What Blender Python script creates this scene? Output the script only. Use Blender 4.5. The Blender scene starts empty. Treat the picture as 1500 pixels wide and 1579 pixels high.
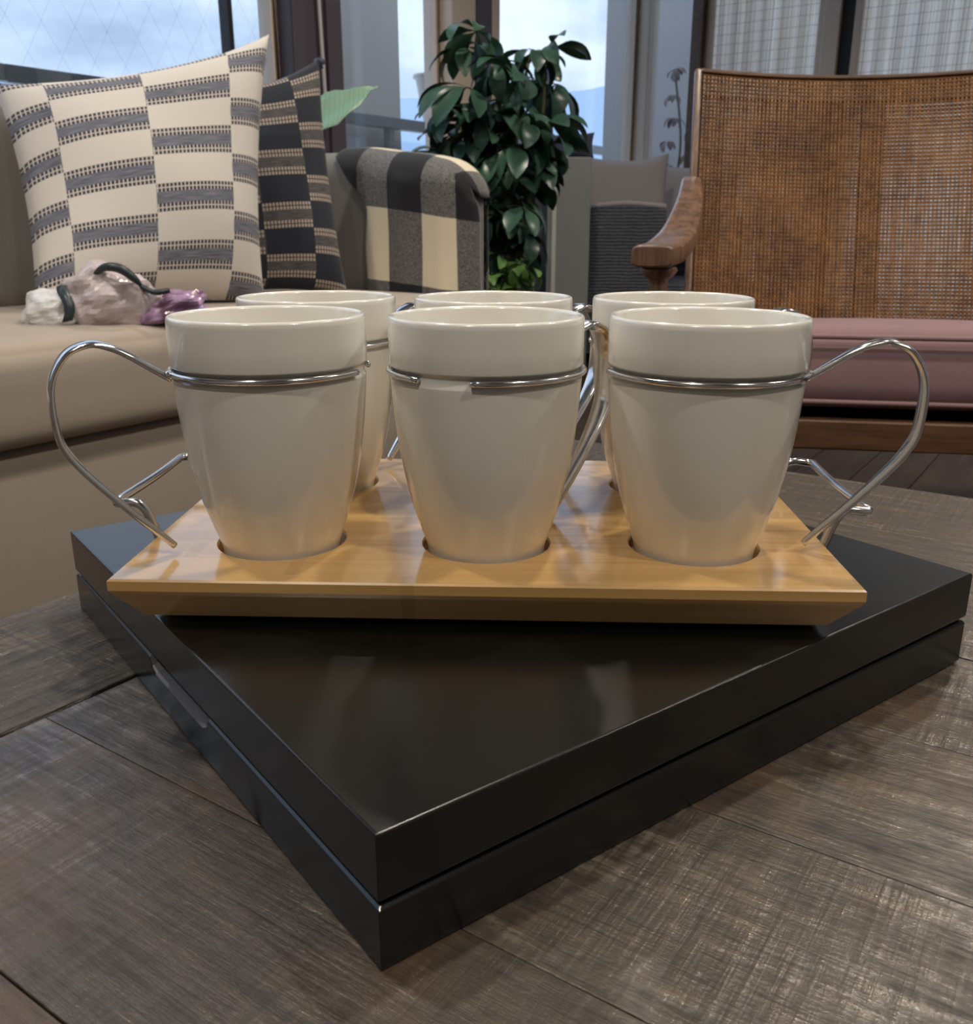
import bpy, bmesh, math, random
from math import sin, cos, pi, radians
from mathutils import Vector, Matrix
S = bpy.context.scene
COL = S.collection
random.seed(7)
TH = radians(55.7)                      # the room, table and sofa all run along this direction
def AB(a, b, z=0.0):                    # room axes -> world
    return Vector((a*cos(TH) - b*sin(TH), a*sin(TH) + b*cos(TH), z))
TZ = 0.42                               # coffee table height

# ------------------------------------------------------------------ camera
cd = bpy.data.cameras.new('camera'); cam = bpy.data.objects.new('camera', cd); COL.objects.link(cam)
cd.sensor_fit = 'HORIZONTAL'; cd.sensor_width = 36.0; cd.lens = 36.0*1421.4/1500.0
cd.clip_start = 0.02; cd.clip_end = 6000
cam.location = (0, 0, 0.63114)
cam.rotation_euler = (radians(90) - 0.3051, 0, 0)
cd.dof.use_dof = True; cd.dof.focus_distance = 0.43; cd.dof.aperture_fstop = 30
S.camera = cam

# ------------------------------------------------------------------ view, world, lights
vs = S.view_settings
vs.view_transform = 'Standard'; vs.look = 'None'; vs.gamma = 1.0; vs.use_curve_mapping = False
vs.exposure = 0.45
S.display_settings.display_device = 'sRGB'
S.cycles.max_bounces = 8; S.cycles.diffuse_bounces = 4; S.cycles.glossy_bounces = 4
S.cycles.transmission_bounces = 8; S.cycles.transparent_max_bounces = 16
S.cycles.caustics_reflective = False; S.cycles.caustics_refractive = False
S.cycles.sample_clamp_indirect = 4.0
S.cycles.use_denoising = True

w = bpy.data.worlds.new('sky'); S.world = w; w.use_nodes = True
nt = w.node_tree; nt.nodes.clear()
wo = nt.nodes.new('ShaderNodeOutputWorld'); bg = nt.nodes.new('ShaderNodeBackground')
tc = nt.nodes.new('ShaderNodeTexCoord'); mp = nt.nodes.new('ShaderNodeMapping')
mp.inputs['Scale'].default_value = (1.0, 1.0, 2.6)
nz = nt.nodes.new('ShaderNodeTexNoise'); nz.inputs['Scale'].default_value = 3.2; nz.inputs['Detail'].default_value = 7; nz.inputs['Roughness'].default_value = 0.55
cr = nt.nodes.new('ShaderNodeValToRGB')
e = cr.color_ramp.elements
e[0].position = 0.34; e[0].color = (0.30, 0.40, 0.57, 1)
e[1].position = 0.66; e[1].color = (0.76, 0.87, 1.0, 1)
m_ = cr.color_ramp.elements.new(0.48); m_.color = (0.50, 0.62, 0.83, 1)
nt.links.new(tc.outputs['Generated'], mp.inputs['Vector']); nt.links.new(mp.outputs[0], nz.inputs['Vector'])
nt.links.new(nz.outputs[0], cr.inputs[0]); nt.links.new(cr.outputs[0], bg.inputs[0]); nt.links.new(bg.outputs[0], wo.inputs[0])
bg.inputs['Strength'].default_value = 1.1

# ------------------------------------------------------------------ small mesh tools
class MB:
    def __init__(s): s.v = []; s.f = []; s.uv = None; s.mi = []
    def add(s, vs_, fs, mi=0):
        o = len(s.v); s.v += [tuple(v) for v in vs_]; s.f += [tuple(i+o for i in f) for f in fs]; s.mi += [mi]*len(fs)
        return s
    def box(s, x0, x1, y0, y1, z0, z1, mi=0):
        return s.add([(x0,y0,z0),(x1,y0,z0),(x1,y1,z0),(x0,y1,z0),(x0,y0,z1),(x1,y0,z1),(x1,y1,z1),(x0,y1,z1)],
              [(0,3,2,1),(4,5,6,7),(0,1,5,4),(1,2,6,5),(2,3,7,6),(3,0,4,7)], mi)
    def loft(s, rings, cap=True, mi=0, closed=True):
        n = len(rings[0]); o = len(s.v)
        vs_ = [p for r in rings for p in r]; fs = []
        for i in range(len(rings)-1):
            for j in range(n if closed else n-1):
                k = (j+1) % n
                fs.append((i*n+j, i*n+k, (i+1)*n+k, (i+1)*n+j))
        if cap: fs.append(tuple(range(n-1, -1, -1))); fs.append(tuple((len(rings)-1)*n + j for j in range(n)))
        return s.add(vs_, fs, mi)
    def lathe(s, prof, n=64, c=(0,0), mi=0, cap=False):
        rings = [[(c[0]+r*cos(2*pi*j/n), c[1]+r*sin(2*pi*j/n), z) for j in range(n)] for r, z in prof]
        return s.loft(rings, cap, mi)
    def tube(s, pts, rad, n=10, closed=False, mi=0, flat=None, cap=True):
        pts = [Vector(p) for p in pts]; N = len(pts); rings = []
        up = None
        for i, p in enumerate(pts):
            if closed: t = (pts[(i+1) % N] - pts[i-1]).normalized()
            else: t = (pts[min(i+1, N-1)] - pts[max(i-1, 0)]).normalized()
            if up is None:
                a = Vector((0,0,1)) if abs(t.z) < .9 else Vector((1,0,0)); up = (a - t*a.dot(t)).normalized()
            else: up = (up - t*up.dot(t)).normalized()
            sd = t.cross(up); r = rad[i] if isinstance(rad, (list, tuple)) else rad
            rings.append([p + (up*sin(2*pi*j/n) + sd*cos(2*pi*j/n))*r for j in range(n)])
        if closed: rings.append(rings[0])
        return s.loft(rings, cap and not closed, mi)
    def build(s, name, mats, parent=None, smooth=False, bevel=0, seg=2, loc=None, rz=0, sub=0):
        me = bpy.data.meshes.new(name); me.from_pydata(s.v, [], s.f); me.update()
        if not isinstance(mats, (list, tuple)): mats = [mats]
        for m in mats: me.materials.append(m)
        for p, i in zip(me.polygons, s.mi): p.material_index = i
        if s.uv:
            uvl = me.uv_layers.new(name='UVMap')
            for p in me.polygons:
                for li in p.loop_indices: uvl.data[li].uv = s.uv[me.loops[li].vertex_index]
        bm = bmesh.new(); bm.from_mesh(me); bmesh.ops.remove_doubles(bm, verts=bm.verts, dist=1e-7)
        bmesh.ops.recalc_face_normals(bm, faces=bm.faces); bm.to_mesh(me); bm.free()
        if smooth: me.shade_smooth()
        o = bpy.data.objects.new(name, me); COL.objects.link(o)
        if parent is not None: o.parent = parent
        if loc is not None: o.location = loc
        o.rotation_euler.z = rz
        if bevel:
            m = o.modifiers.new('bevel', 'BEVEL'); m.width = bevel; m.segments = seg; m.limit_method = 'ANGLE'; m.angle_limit = radians(35)
            m.harden_normals = False
            if not smooth: me.shade_smooth(); 
            wn = o.modifiers.new('wn', 'WEIGHTED_NORMAL'); wn.keep_sharp = True
        if sub:
            m = o.modifiers.new('sub', 'SUBSURF'); m.levels = sub; m.render_levels = sub
        return o
def tag(o, label=None, cat=None, group=None, kind=None):
    if label: o['label'] = label
    if cat: o['category'] = cat
    if group: o['group'] = group
    if kind: o['kind'] = kind
    return o
def thing(name, label, cat, loc=(0,0,0), rz=0, group=None):
    o = bpy.data.objects.new(name, None); COL.objects.link(o); o.empty_display_size = .05
    o.location = loc; o.rotation_euler.z = rz
    return tag(o, label, cat, group)
def copy_tree(o, parent=None):
    c = o.copy(); COL.objects.link(c)
    if parent is not None: c.parent = parent
    for ch in [x for x in o.children]: copy_tree(ch, c)
    return c
def catmull(pts, k=8):
    P = [Vector(p) for p in pts]; P = [P[0]*2-P[1]] + P + [P[-1]*2-P[-2]]; out = []
    for i in range(1, len(P)-2):
        for j in range(k):
            t = j/k; a, b, c, d = P[i-1:i+3]
            out.append(.5*((2*b) + (c-a)*t + (2*a-5*b+4*c-d)*t*t + (3*b-a-3*c+d)*t**3))
    out.append(P[-2]); return out
def rbox(w, d, h, r, n=(10,10,6), crown=0.0, sag=0.0):
    """soft rounded box centred in x,y, base z=0; crown swells the top"""
    m = MB(); hx, hy, hz = w/2, d/2, h/2
    def mp_(p):
        x, y, z = p
        q = Vector((max(-hx+r, min(hx-r, x)), max(-hy+r, min(hy-r, y)), max(-hz+r, min(hz-r, z))))
        v = Vector(p) - q
        if v.length > 1e-9:
            mx = max(abs(v.x), abs(v.y), abs(v.z)); v = v.normalized()*r*min(1, mx/r)
        q = q + v
        k = max(0, 1-(x/hx)**2)*max(0, 1-(y/hy)**2)
        q.z += crown*k**.6*(1 if z > 0 else 0)*max(0, z/hz)
        return (q.x, q.y, q.z+hz)
    def lin(h_, k):
        s_ = [-h_, -h_+r*.12, -h_+r*.35, -h_+r*.65, -h_+r]; e_ = [-x for x in reversed(s_)]
        return s_ + [(-h_+r) + (2*h_-2*r)*i/k for i in range(1, k)] + e_
    X, Y, Z = lin(hx, n[0]), lin(hy, n[1]), lin(hz, n[2])
    def face(U, V, f):
        vs_ = [mp_(f(u, v)) for u in U for v in V]; L = len(V)
        m.add(vs_, [(i*L+j, (i+1)*L+j, (i+1)*L+j+1, i*L+j+1) for i in range(len(U)-1) for j in range(L-1)])
    face(X, Y, lambda u, v: (u, v, hz)); face(X, Y, lambda u, v: (u, v, -hz))
    face(X, Z, lambda u, v: (u, -hy, v)); face(X, Z, lambda u, v: (u, hy, v))
    face(Y, Z, lambda u, v: (-hx, u, v)); face(Y, Z, lambda u, v: (hx, u, v))
    return m
def boolean(o, cutters):
    for c in cutters:
        md = o.modifiers.new('cut', 'BOOLEAN'); md.object = c; md.operation = 'DIFFERENCE'; md.solver = 'EXACT'
    bpy.context.view_layer.update()
    dg = bpy.context.evaluated_depsgraph_get(); me = bpy.data.meshes.new_from_object(o.evaluated_get(dg))
    o.modifiers.clear(); o.data = me
    for c in cutters: bpy.data.objects.remove(c)

# ------------------------------------------------------------------ materials
class N:
    """tiny node helper"""
    def __init__(s, name):
        s.m = bpy.data.materials.new(name); s.m.use_nodes = True; s.t = s.m.node_tree; s.b = s.t.nodes['Principled BSDF']
    def n(s, typ, **kw):
        nd = s.t.nodes.new(typ)
        for k, v in kw.items(): setattr(nd, k, v)
        return nd
    def l(s, a, b): s.t.links.new(a, b)
    def ma(s, op, a, b=None, c=None):
        nd = s.n('ShaderNodeMath', operation=op)
        for i, x in enumerate((a, b, c)):
            if x is None: continue
            if isinstance(x, (int, float)): nd.inputs[i].default_value = x
            else: s.l(x, nd.inputs[i])
        return nd.outputs[0]
    def mix(s, f, a, b, blend='MIX'):
        nd = s.n('ShaderNodeMix', data_type='RGBA', blend_type=blend)
        for i, x in ((0, f), (6, a), (7, b)):
            if isinstance(x, (int, float)): nd.inputs[i].default_value = x
            elif isinstance(x, tuple): nd.inputs[i].default_value = (*x[:3], 1)
            else: s.l(x, nd.inputs[i])
        return nd.outputs[2]
    def ramp(s, f, stops):
        nd = s.n('ShaderNodeValToRGB'); s.l(f, nd.inputs[0]); el = nd.color_ramp.elements
        el[0].position, el[0].color = stops[0][0], (*stops[0][1], 1); el[1].position, el[1].color = stops[-1][0], (*stops[-1][1], 1)
        for p_, c_ in stops[1:-1]: x = el.new(p_); x.color = (*c_, 1)
        return nd.outputs[0]
    def coord(s, scale=(1,1,1), rot=(0,0,0), kind='Object', rnd=0):
        t = s.n('ShaderNodeTexCoord'); mp = s.n('ShaderNodeMapping'); s.l(t.outputs[kind], mp.inputs[0])
        mp.inputs['Scale'].default_value = scale; mp.inputs['Rotation'].default_value = rot
        if rnd:
            oi = s.n('ShaderNodeObjectInfo'); cb = s.n('ShaderNodeCombineXYZ')
            for i in range(3): s.l(s.ma('MULTIPLY', oi.outputs['Random'], rnd*(1+i*.7)), cb.inputs[i])
            s.l(cb.outputs[0], mp.inputs['Location'])
        return mp.outputs[0]
    def noise(s, vec, scale, detail=4, rough=.5, dist=0):
        nd = s.n('ShaderNodeTexNoise'); s.l(vec, nd.inputs['Vector']); nd.inputs['Scale'].default_value = scale
        nd.inputs['Detail'].default_value = detail; nd.inputs['Roughness'].default_value = rough; nd.inputs['Distortion'].default_value = dist
        return nd.outputs[0]
    def bump(s, h, strength=.3, dist=.001):
        nd = s.n('ShaderNodeBump'); nd.inputs['Strength'].default_value = strength; nd.inputs['Distance'].default_value = dist
        s.l(h, nd.inputs['Height']); s.l(nd.outputs[0], s.b.inputs['Normal'])
    def set(s, **kw):
        for k, v in kw.items():
            k = {'base':'Base Color','rough':'Roughness','metal':'Metallic','spec':'Specular IOR Level','coat':'Coat Weight','coatr':'Coat Roughness','sheen':'Sheen Weight','trans':'Transmission Weight','ior':'IOR','alpha':'Alpha'}.get(k, k)
            i = s.b.inputs[k]
            if isinstance(v, tuple): i.default_value = (*v[:3], 1)
            elif isinstance(v, (int, float)): i.default_value = v
            else: s.l(v, i)
        return s
def plain(name, col, rough=.5, **kw):
    return N(name).set(base=col, rough=rough, **kw).m
def fabric(name, col, scale=900, var=.12, rough=.9, bump=.25, sheen=.15):
    k = N(name); c = k.coord(); n1 = k.noise(c, scale, 2); n2 = k.noise(c, 14, 3)
    d = tuple(x*(1-var*2) for x in col)
    k.set(base=k.mix(k.ma('ADD', k.ma('MULTIPLY', n1, .5), k.ma('MULTIPLY', n2, .5)), d, tuple(min(1, x*(1+var)) for x in col)), rough=rough, sheen=sheen)
    k.bump(n1, bump, .0008); return k.m
def wood(name, dark, light, scale=1.0, axis=0, rough=.5, bump=.3, rnd=3.0, spec=.5):
    k = N(name); sc = [14, 14, 14]; sc[axis] = 1.1
    c = k.coord(tuple(x*scale for x in sc), rnd=rnd)
    n1 = k.noise(c, 3.0, 6, .6, .6); n2 = k.noise(c, 14, 3, .6)
    f = k.ma('ADD', k.ma('MULTIPLY', n1, .7), k.ma('MULTIPLY', n2, .3))
    k.set(base=k.ramp(f, [(.35, dark), (.65, light)]), rough=rough, spec=spec); k.bump(n2, bump, .0006); return k.m

def m_reclaimed(name, axis, rugged=0.0):
    """grey-brown reclaimed plank; fibres along the local axis, patches of saw marks across"""
    k = N(name)
    def st(along, across): v = [across]*3; v[axis] = along; return k.coord(tuple(v), rnd=5)
    fib = k.noise(st(7, 150), 1.0, 6, .65, .25); fine = k.noise(st(30, 420), 1.0, 4, .7); g = k.noise(st(2.2, 22), 1.0, 6, .6, .9)
    saw = k.noise(st(330, 14), 1.0, 3, .6); blot = k.noise(k.coord((1,1,1), rnd=5), 9, 5, .6, .5); pore = k.noise(st(60, 160), 1.0, 5, .75)
    mask = k.ramp(k.noise(k.coord((1,1,1), rnd=5), 5.5, 3), [(.42, (.12,.12,.12)), (.60, (1,1,1))])
    mp_ = k.n('ShaderNodeMix', data_type='FLOAT'); k.l(mask, mp_.inputs[0]); mp_.inputs[2].default_value = .5; k.l(saw, mp_.inputs[3])
    f = k.ma('ADD', k.ma('MULTIPLY', fib, .24), k.ma('ADD', k.ma('MULTIPLY', fine, .14), k.ma('ADD', k.ma('MULTIPLY', mp_.outputs[0], .20), k.ma('ADD', k.ma('MULTIPLY', g, .20), k.ma('MULTIPLY', pore, .22)))))
    base = k.ramp(f, [(.43, (.010, .008, .006)), (.475, (.038, .031, .025)), (.52, (.080, .066, .053)), (.575, (.185, .160, .132))])
    base = k.mix(k.ma('MULTIPLY', k.ramp(blot, [(.52, (0,0,0)), (.70, (1,1,1))]), .45), base, (.15, .075, .032))
    oi = k.n('ShaderNodeObjectInfo')
    base = k.mix(k.ma('MULTIPLY', oi.outputs['Random'], .30), base, (.06, .045, .034))
    k.set(base=base, rough=k.ma('MINIMUM', k.ma('MAXIMUM', k.ma('MULTIPLY_ADD', f, -3.2, 1.95), .20), .75), ior=1.6)
    h = k.ma('ADD', f, k.ma('MULTIPLY', fib, rugged))
    k.bump(h, .9, .0022 + rugged*.004)
    return k.m

def m_bamboo():
    k = N('bamboo'); c = k.coord((3, 60, 60)); cs = k.coord((1.2, 150, 20)); n1 = k.noise(c, 3, 5, .6); n2 = k.noise(cs, 1.6, 2, .5)
    # laminated strips across y with faint nodes
    t = k.n('ShaderNodeTexCoord'); sp = k.n('ShaderNodeSeparateXYZ'); k.l(t.outputs['Object'], sp.inputs[0])
    row = k.ma('FLOOR', k.ma('MULTIPLY', sp.outputs[1], 52)); wn = k.n('ShaderNodeTexWhiteNoise', noise_dimensions='1D'); k.l(row, wn.inputs['W'])
    pos = k.ma('FRACT', k.ma('ADD', k.ma('MULTIPLY', sp.outputs[0], 4.2), k.ma('MULTIPLY', wn.outputs[0], 7)))
    node = k.ma('LESS_THAN', k.ma('ABSOLUTE', k.ma('SUBTRACT', pos, .5)), .012)
    f = k.ma('ADD', k.ma('MULTIPLY', n1, .45), k.ma('ADD', k.ma('MULTIPLY', n2, .35), k.ma('MULTIPLY', wn.outputs[0], .2)))
    base = k.ramp(f, [(.30, (.50, .28, .085)), (.5, (.64, .39, .14)), (.72, (.76, .50, .22))])
    base = k.mix(k.ma('MULTIPLY', k.ma('MULTIPLY', node, n1), .45), base, (.30, .13, .03))
    k.set(base=base, rough=.34, ior=1.6, coat=1.0, coatr=.10); k.bump(n2, .06, .0004); return k.m

M = {}
M['bamboo'] = m_bamboo()
k = N('black_lacquer'); c = k.coord(); n1 = k.noise(c, 900, 2); n2 = k.noise(c, 6, 4)
k.set(base=(.0030, .0036, .0035), rough=k.ma('MULTIPLY_ADD', n2, .06, .20), ior=1.6); k.bump(n1, .05, .0003); M['black'] = k.m
M['box_inside'] = plain('lit_recess_grey', (.10, .10, .11), .5)  # lit look of the notch wall put into a lighter grey
k = N('white_porcelain'); k.set(base=(.86, .845, .79), rough=.16, spec=.5, coat=.6, coatr=.03); M['cup'] = k.m
k = N('chrome'); c = k.coord((60,60,60)); k.set(base=(.72, .72, .74), metal=1.0, rough=k.ma('MULTIPLY_ADD', k.noise(c, 5, 3), .18, .07)); M['chrome'] = k.m
M['board_c'] = m_reclaimed('reclaimed_board_rough', 0, 1.0)
M['board_a'] = m_reclaimed('reclaimed_board_long', 0, .5)
M['board_b'] = m_reclaimed('reclaimed_board_cross', 1, 0)
M['dark_wood'] = wood('dark_table_wood', (.03,.02,.013), (.09,.06,.04), axis=2)
M['sofa'] = fabric('taupe_sofa_fabric', (.44, .38, .32), 700, .07)
M['sofa_shaded'] = fabric('shaded_taupe_fabric', (.23, .22, .205), 700, .07)  # same sofa fabric, darkened to paint in the shade on back and arms
M['mauve'] = fabric('mauve_cotton', (.27, .165, .175), 500, .14)
M['chair_wood'] = wood('walnut_chair_wood', (.085, .045, .028), (.24, .14, .09), axis=2, rough=.25, spec=.7)
M['chair_rail'] = wood('dark_walnut_rail', (.05, .025, .014), (.16, .085, .045), axis=0, rough=.4)
k = N('cane'); c = k.coord((1,1,1)); n1 = k.noise(c, 60, 4); n2 = k.noise(c, 9, 3)
k.set(base=k.ramp(k.ma('ADD', k.ma('MULTIPLY', n1, .5), k.ma('MULTIPLY', n2, .5)), [(.35, (.13, .052, .015)), (.65, (.37, .175, .055))]), rough=.38); M['cane'] = k.m
M['floor'] = wood('dark_oak_floor', (.022, .012, .008), (.075, .042, .026), scale=.6, axis=0, rough=.6, spec=.3)
M['wall'] = plain('warm_plaster', (.31, .295, .275), .8)
M['ceil'] = plain('ceiling_paint', (.34, .33, .32), .85)
M['frame_dark'] = plain('plum_brown_frame', (.085, .068, .085), .45)
M['frame_beige'] = plain('beige_frame', (.72, .60, .49), .5)
M['frame_black'] = plain('black_gasket', (.012, .012, .013), .5)
M['outdoor_beige'] = plain('beige_render', (.86, .79, .70), .8)
M['rail'] = plain('grey_painted_metal', (.33, .33, .31), .5)
M['rail_dark'] = plain('dark_metal', (.20, .21, .21), .5)
M['trunk'] = plain('green_brown_stem', (.10, .10, .05), .7)
M['soil'] = plain('dark_soil', (.03, .02, .015), .9)
M['pot'] = plain('grey_ceramic_pot', (.30, .29, .28), .4)
M['white_pot'] = plain('white_ceramic_pot', (.75, .73, .70), .5)
M['cord'] = plain('pale_cord', (.55, .52, .55), .6)
M['grey_fab'] = fabric('pale_grey_canvas', (.36, .33, .34), 400, .08)
M['navy_fab'] = fabric('dark_blue_canvas', (.05, .06, .11), 400, .1)
M['cab'] = plain('grey_green_panel', (.24, .25, .24), .5); M['cab_edge'] = plain('pale_edge_strip', (.55, .56, .50), .5)
k = N('leaf_green'); c = k.coord((1,1,1)); n1 = k.noise(c, 25, 3); oi = k.n('ShaderNodeObjectInfo')
k.set(base=k.mix(k.ma('MULTIPLY', oi.outputs['Random'], .7), k.mix(n1, (.022, .055, .046), (.050, .115, .085)), (.05, .12, .06)), rough=.32, spec=.5)
M['leaf'] = k.m
k = N('young_leaf_green'); k.set(base=(.13, .26, .07), rough=.38); M['leaf_young'] = k.m
k = N('pale_leaf'); c = k.coord(); wv = k.n('ShaderNodeTexWave'); k.l(c, wv.inputs[0]); wv.inputs['Scale'].default_value = 22; wv.inputs['Distortion'].default_value = 1
k.set(base=k.mix(k.ma('MULTIPLY', wv.outputs['Fac'], .35), (.22, .38, .27), (.36, .50, .38)), rough=.4); M['pale_leaf'] = k.m
# glass: real thin pane
k = N('window_glass'); k.t.nodes.remove(k.b); out = k.t.nodes['Material Output']
tr = k.n('ShaderNodeBsdfTransparent'); tr.inputs[0].default_value = (.93, .95, .96, 1); gl = k.n('ShaderNodeBsdfGlossy'); gl.inputs['Roughness'].default_value = .01
fr = k.n('ShaderNodeLayerWeight'); mx = k.n('ShaderNodeMixShader')
k.l(k.ma('MULTIPLY_ADD', k.ma('POWER', fr.outputs['Facing'], 5.0), .9, .03), mx.inputs[0]); k.l(tr.outputs[0], mx.inputs[1]); k.l(gl.outputs[0], mx.inputs[2]); k.l(mx.outputs[0], out.inputs[0]); M['glass'] = k.m
# side glass with a grey film
k = N('tinted_glass'); k.set(base=(.22, .21, .22), rough=.04, spec=.9, coat=1.0, coatr=.02); M['tint'] = k.m
# wicker
k = N('wicker'); c = k.coord(); b1 = k.n('ShaderNodeTexWave', bands_direction='Z'); k.l(c, b1.inputs[0]); b1.inputs['Scale'].default_value = 22; b1.inputs['Distortion'].default_value = 2.5
n1 = k.noise(c, 60, 3); n2 = k.noise(c, 12, 3)
k.set(base=k.mix(k.ma('MULTIPLY', k.ma('ADD', b1.outputs['Fac'], n2), n1), (.022, .025, .035), (.11, .12, .15)), rough=.6); k.bump(b1.outputs['Fac'], .5, .004); M['wicker'] = k.m
# curtain
k = N('striped_curtain'); t = k.n('ShaderNodeTexCoord'); sp = k.n('ShaderNodeSeparateXYZ'); k.l(t.outputs['Object'], sp.inputs[0])
wn = k.n('ShaderNodeTexNoise', noise_dimensions='1D'); k.l(k.ma('MULTIPLY', sp.outputs[1], 34), wn.inputs['W']); wn.inputs['Detail'].default_value = 3
colr = k.ramp(wn.outputs[0], [(.36, (.70, .52, .42)), (.5, (.98, .80, .60)), (.64, (.99, .95, .86))])
k.b.inputs['Roughness'].default_value = .9; k.l(colr, k.b.inputs['Base Color'])
tl = k.n('ShaderNodeBsdfTranslucent'); k.l(colr, tl.inputs[0]); mx = k.n('ShaderNodeMixShader'); mx.inputs[0].default_value = .9
k.l(k.b.outputs[0], mx.inputs[1]); k.l(tl.outputs[0], mx.inputs[2]); k.l(mx.outputs[0], k.t.nodes['Material Output'].inputs[0]); M['curtain'] = k.m
M['wire'] = plain('wire_mesh', (.16, .15, .16), .5, metal=.6)
M['unlit_wall'] = plain('unlit_navy_grey_wall', (.10, .11, .13), .7)  # navy-grey sill wall, its lack of light put into the dark colour
M['outer'] = plain('backdrop_grey', (.42, .39, .38), .8); M['leaf_brown'] = plain('reflection_brown_leaf', (.14, .085, .07), .5)  # greys and browns of the side pane's reflection, for its stand-ins
M['hill'] = plain('haze_blue_hill', (.66, .80, .99), 1.0, spec=0.0)  # distance haze put into the pale blue
M['ground'] = plain('paving', (.35, .34, .33), .9)

def m_weave(name, ground, dark, thread, mid, P, cols, N_=34, off=.0):
    """blocks of woven bands alternating column by column, from UV"""
    k = N(name); t = k.n('ShaderNodeTexCoord'); sp = k.n('ShaderNodeSeparateXYZ'); k.l(t.outputs['UV'], sp.inputs[0]); u, v = sp.outputs[0], sp.outputs[1]
    cw, c0 = cols
    ci = k.ma('FLOOR', k.ma('DIVIDE', k.ma('SUBTRACT', u, c0), cw)); par = k.ma('ABSOLUTE', k.ma('MODULO', ci, 2.0))
    s = k.ma('FRACT', k.ma('ADD', k.ma('DIVIDE', v, P), k.ma('MULTIPLY_ADD', par, .5, off+4)))
    band = k.ma('LESS_THAN', s, .5); tt = k.ma('MULTIPLY', s, 2.0)
    tick = k.ma('GREATER_THAN', k.ma('ABSOLUTE', k.ma('SUBTRACT', tt, .5)), .20)
    dash = k.ma('LESS_THAN', k.ma('FRACT', k.ma('MULTIPLY', u, N_)), .68)
    d2 = k.ma('ABSOLUTE', k.ma('SUBTRACT', k.ma('ABSOLUTE', k.ma('SUBTRACT', tt, .5)), .34))
    line = k.ma('GREATER_THAN', d2, .020)
    edge = k.ma('LESS_THAN', k.ma('ABSOLUTE', k.ma('SUBTRACT', tt, .5)), .48)
    sp2 = k.n('ShaderNodeCombineXYZ'); k.l(k.ma('MULTIPLY', u, 12), sp2.inputs[0]); k.l(k.ma('MULTIPLY', v, 420), sp2.inputs[1])
    mn = k.noise(sp2.outputs[0], 1.0, 2)
    midc = k.mix(k.ramp(mn, [(.35, (0,0,0)), (.65, (1,1,1))]), mid[0], mid[1])
    tc_ = k.mix(k.ma('MULTIPLY', k.ma('MULTIPLY', dash, line), edge), thread, dark)
    bandc = k.mix(tick, midc, tc_)
    c = k.coord(); n1 = k.noise(c, 700, 2)
    k.set(base=k.mix(k.ma('MULTIPLY', n1, .18), k.mix(band, ground, bandc), (.1,.1,.1)), rough=.9, sheen=.1)
    k.bump(n1, .2, .0008); return k.m
M['pillow_cream'] = m_weave('cream_block_weave', (.81, .77, .72), (.045, .05, .08), (.74, .68, .62), ((.07,.08,.12), (.30,.31,.37)), .215, (.332, .145), 64, .10)
M['pillow_navy'] = m_weave('navy_block_weave', (.006, .010, .024), (.46, .38, .31), (.02, .025, .04), ((.03,.03,.035), (.13,.12,.125)), .225, (.34, .07), 44, .28)
k = N('buffalo_check'); t = k.n('ShaderNodeTexCoord'); sp = k.n('ShaderNodeSeparateXYZ'); k.l(t.outputs['UV'], sp.inputs[0])
pu = k.ma('LESS_THAN', k.ma('FRACT', sp.outputs[0]), .5); pv = k.ma('LESS_THAN', k.ma('FRACT', sp.outputs[1]), .5)
nn = k.noise(k.coord(), 330, 3, .7); gray = k.mix(k.ramp(nn, [(.40, (0,0,0)), (.62, (1,1,1))]), (.05, .052, .058), (.25, .235, .225))
ssum = k.ma('ADD', pu, pv)
k.set(base=k.mix(k.ma('GREATER_THAN', ssum, 1.5), k.mix(k.ma('GREATER_THAN', ssum, .5), (.78, .70, .53), gray), (.010, .011, .016)), rough=.95, sheen=.2)
k.bump(nn, .35, .001); M['check'] = k.m
k = N('lilac_plastic'); n1 = k.noise(k.coord(), 18, 4); k.set(base=k.mix(n1, (.58, .46, .50), (.80, .74, .76)), rough=.22, spec=.6); k.b.inputs['Transmission Weight'].default_value = .12; M['bag'] = k.m
k = N('purple_plastic'); n1 = k.noise(k.coord(), 26, 4); k.set(base=k.ramp(n1, [(.4, (.16, .07, .12)), (.6, (.45, .30, .50))]), rough=.22, spec=.6); M['bag_purple'] = k.m
M['bag_white'] = plain('white_plastic', (.75, .76, .78), .3); M['bag_teal'] = plain('dark_teal_print', (.03, .045, .055), .35)

# ================================================================== SETTING
ROT = TH
def ab_struct(name, mb, mat, kind='structure', bevel=0, smooth=False):
    o = mb.build(name, mat, rz=ROT, bevel=bevel, smooth=smooth); tag(o, kind=kind); return o
A0, A1, B0, B1, HC = -1.9, 5.2, -2.2, 2.5, 2.55
fl = ab_struct('floor', MB().box(A0, A1+.1, B0, B1+.1, -.06, -.012), M['floor'])
x = A0
random.seed(4)
plank = None
for i in range(33):                         # floor boards run across the room; only their wide strips show
    b0 = B0 + .001 + i*.143
    if b0 + .14 > B1: break
    for (a_, c_) in ((A0, A0+3.4), (A0+3.404, A1)):
        sh = ((i % 2)*.8 if c_ != A1 else 0)
        o = MB().box(a_, c_, b0, b0+.1405, -.012, 0).build('plank', M['floor'], parent=fl)
ab_struct('ceiling', MB().box(A0-.1, A1+.1, B0-.1, B1+.1, HC, HC+.08), M['ceil'])
ab_struct('wall_left', MB().box(A0-.1, A0, B0-.1, B1+.1, 0, HC), M['wall'])
ab_struct('wall_front', MB().box(A0, A1+.1, B0-.1, B0, 0, HC), M['wall'])
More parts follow.
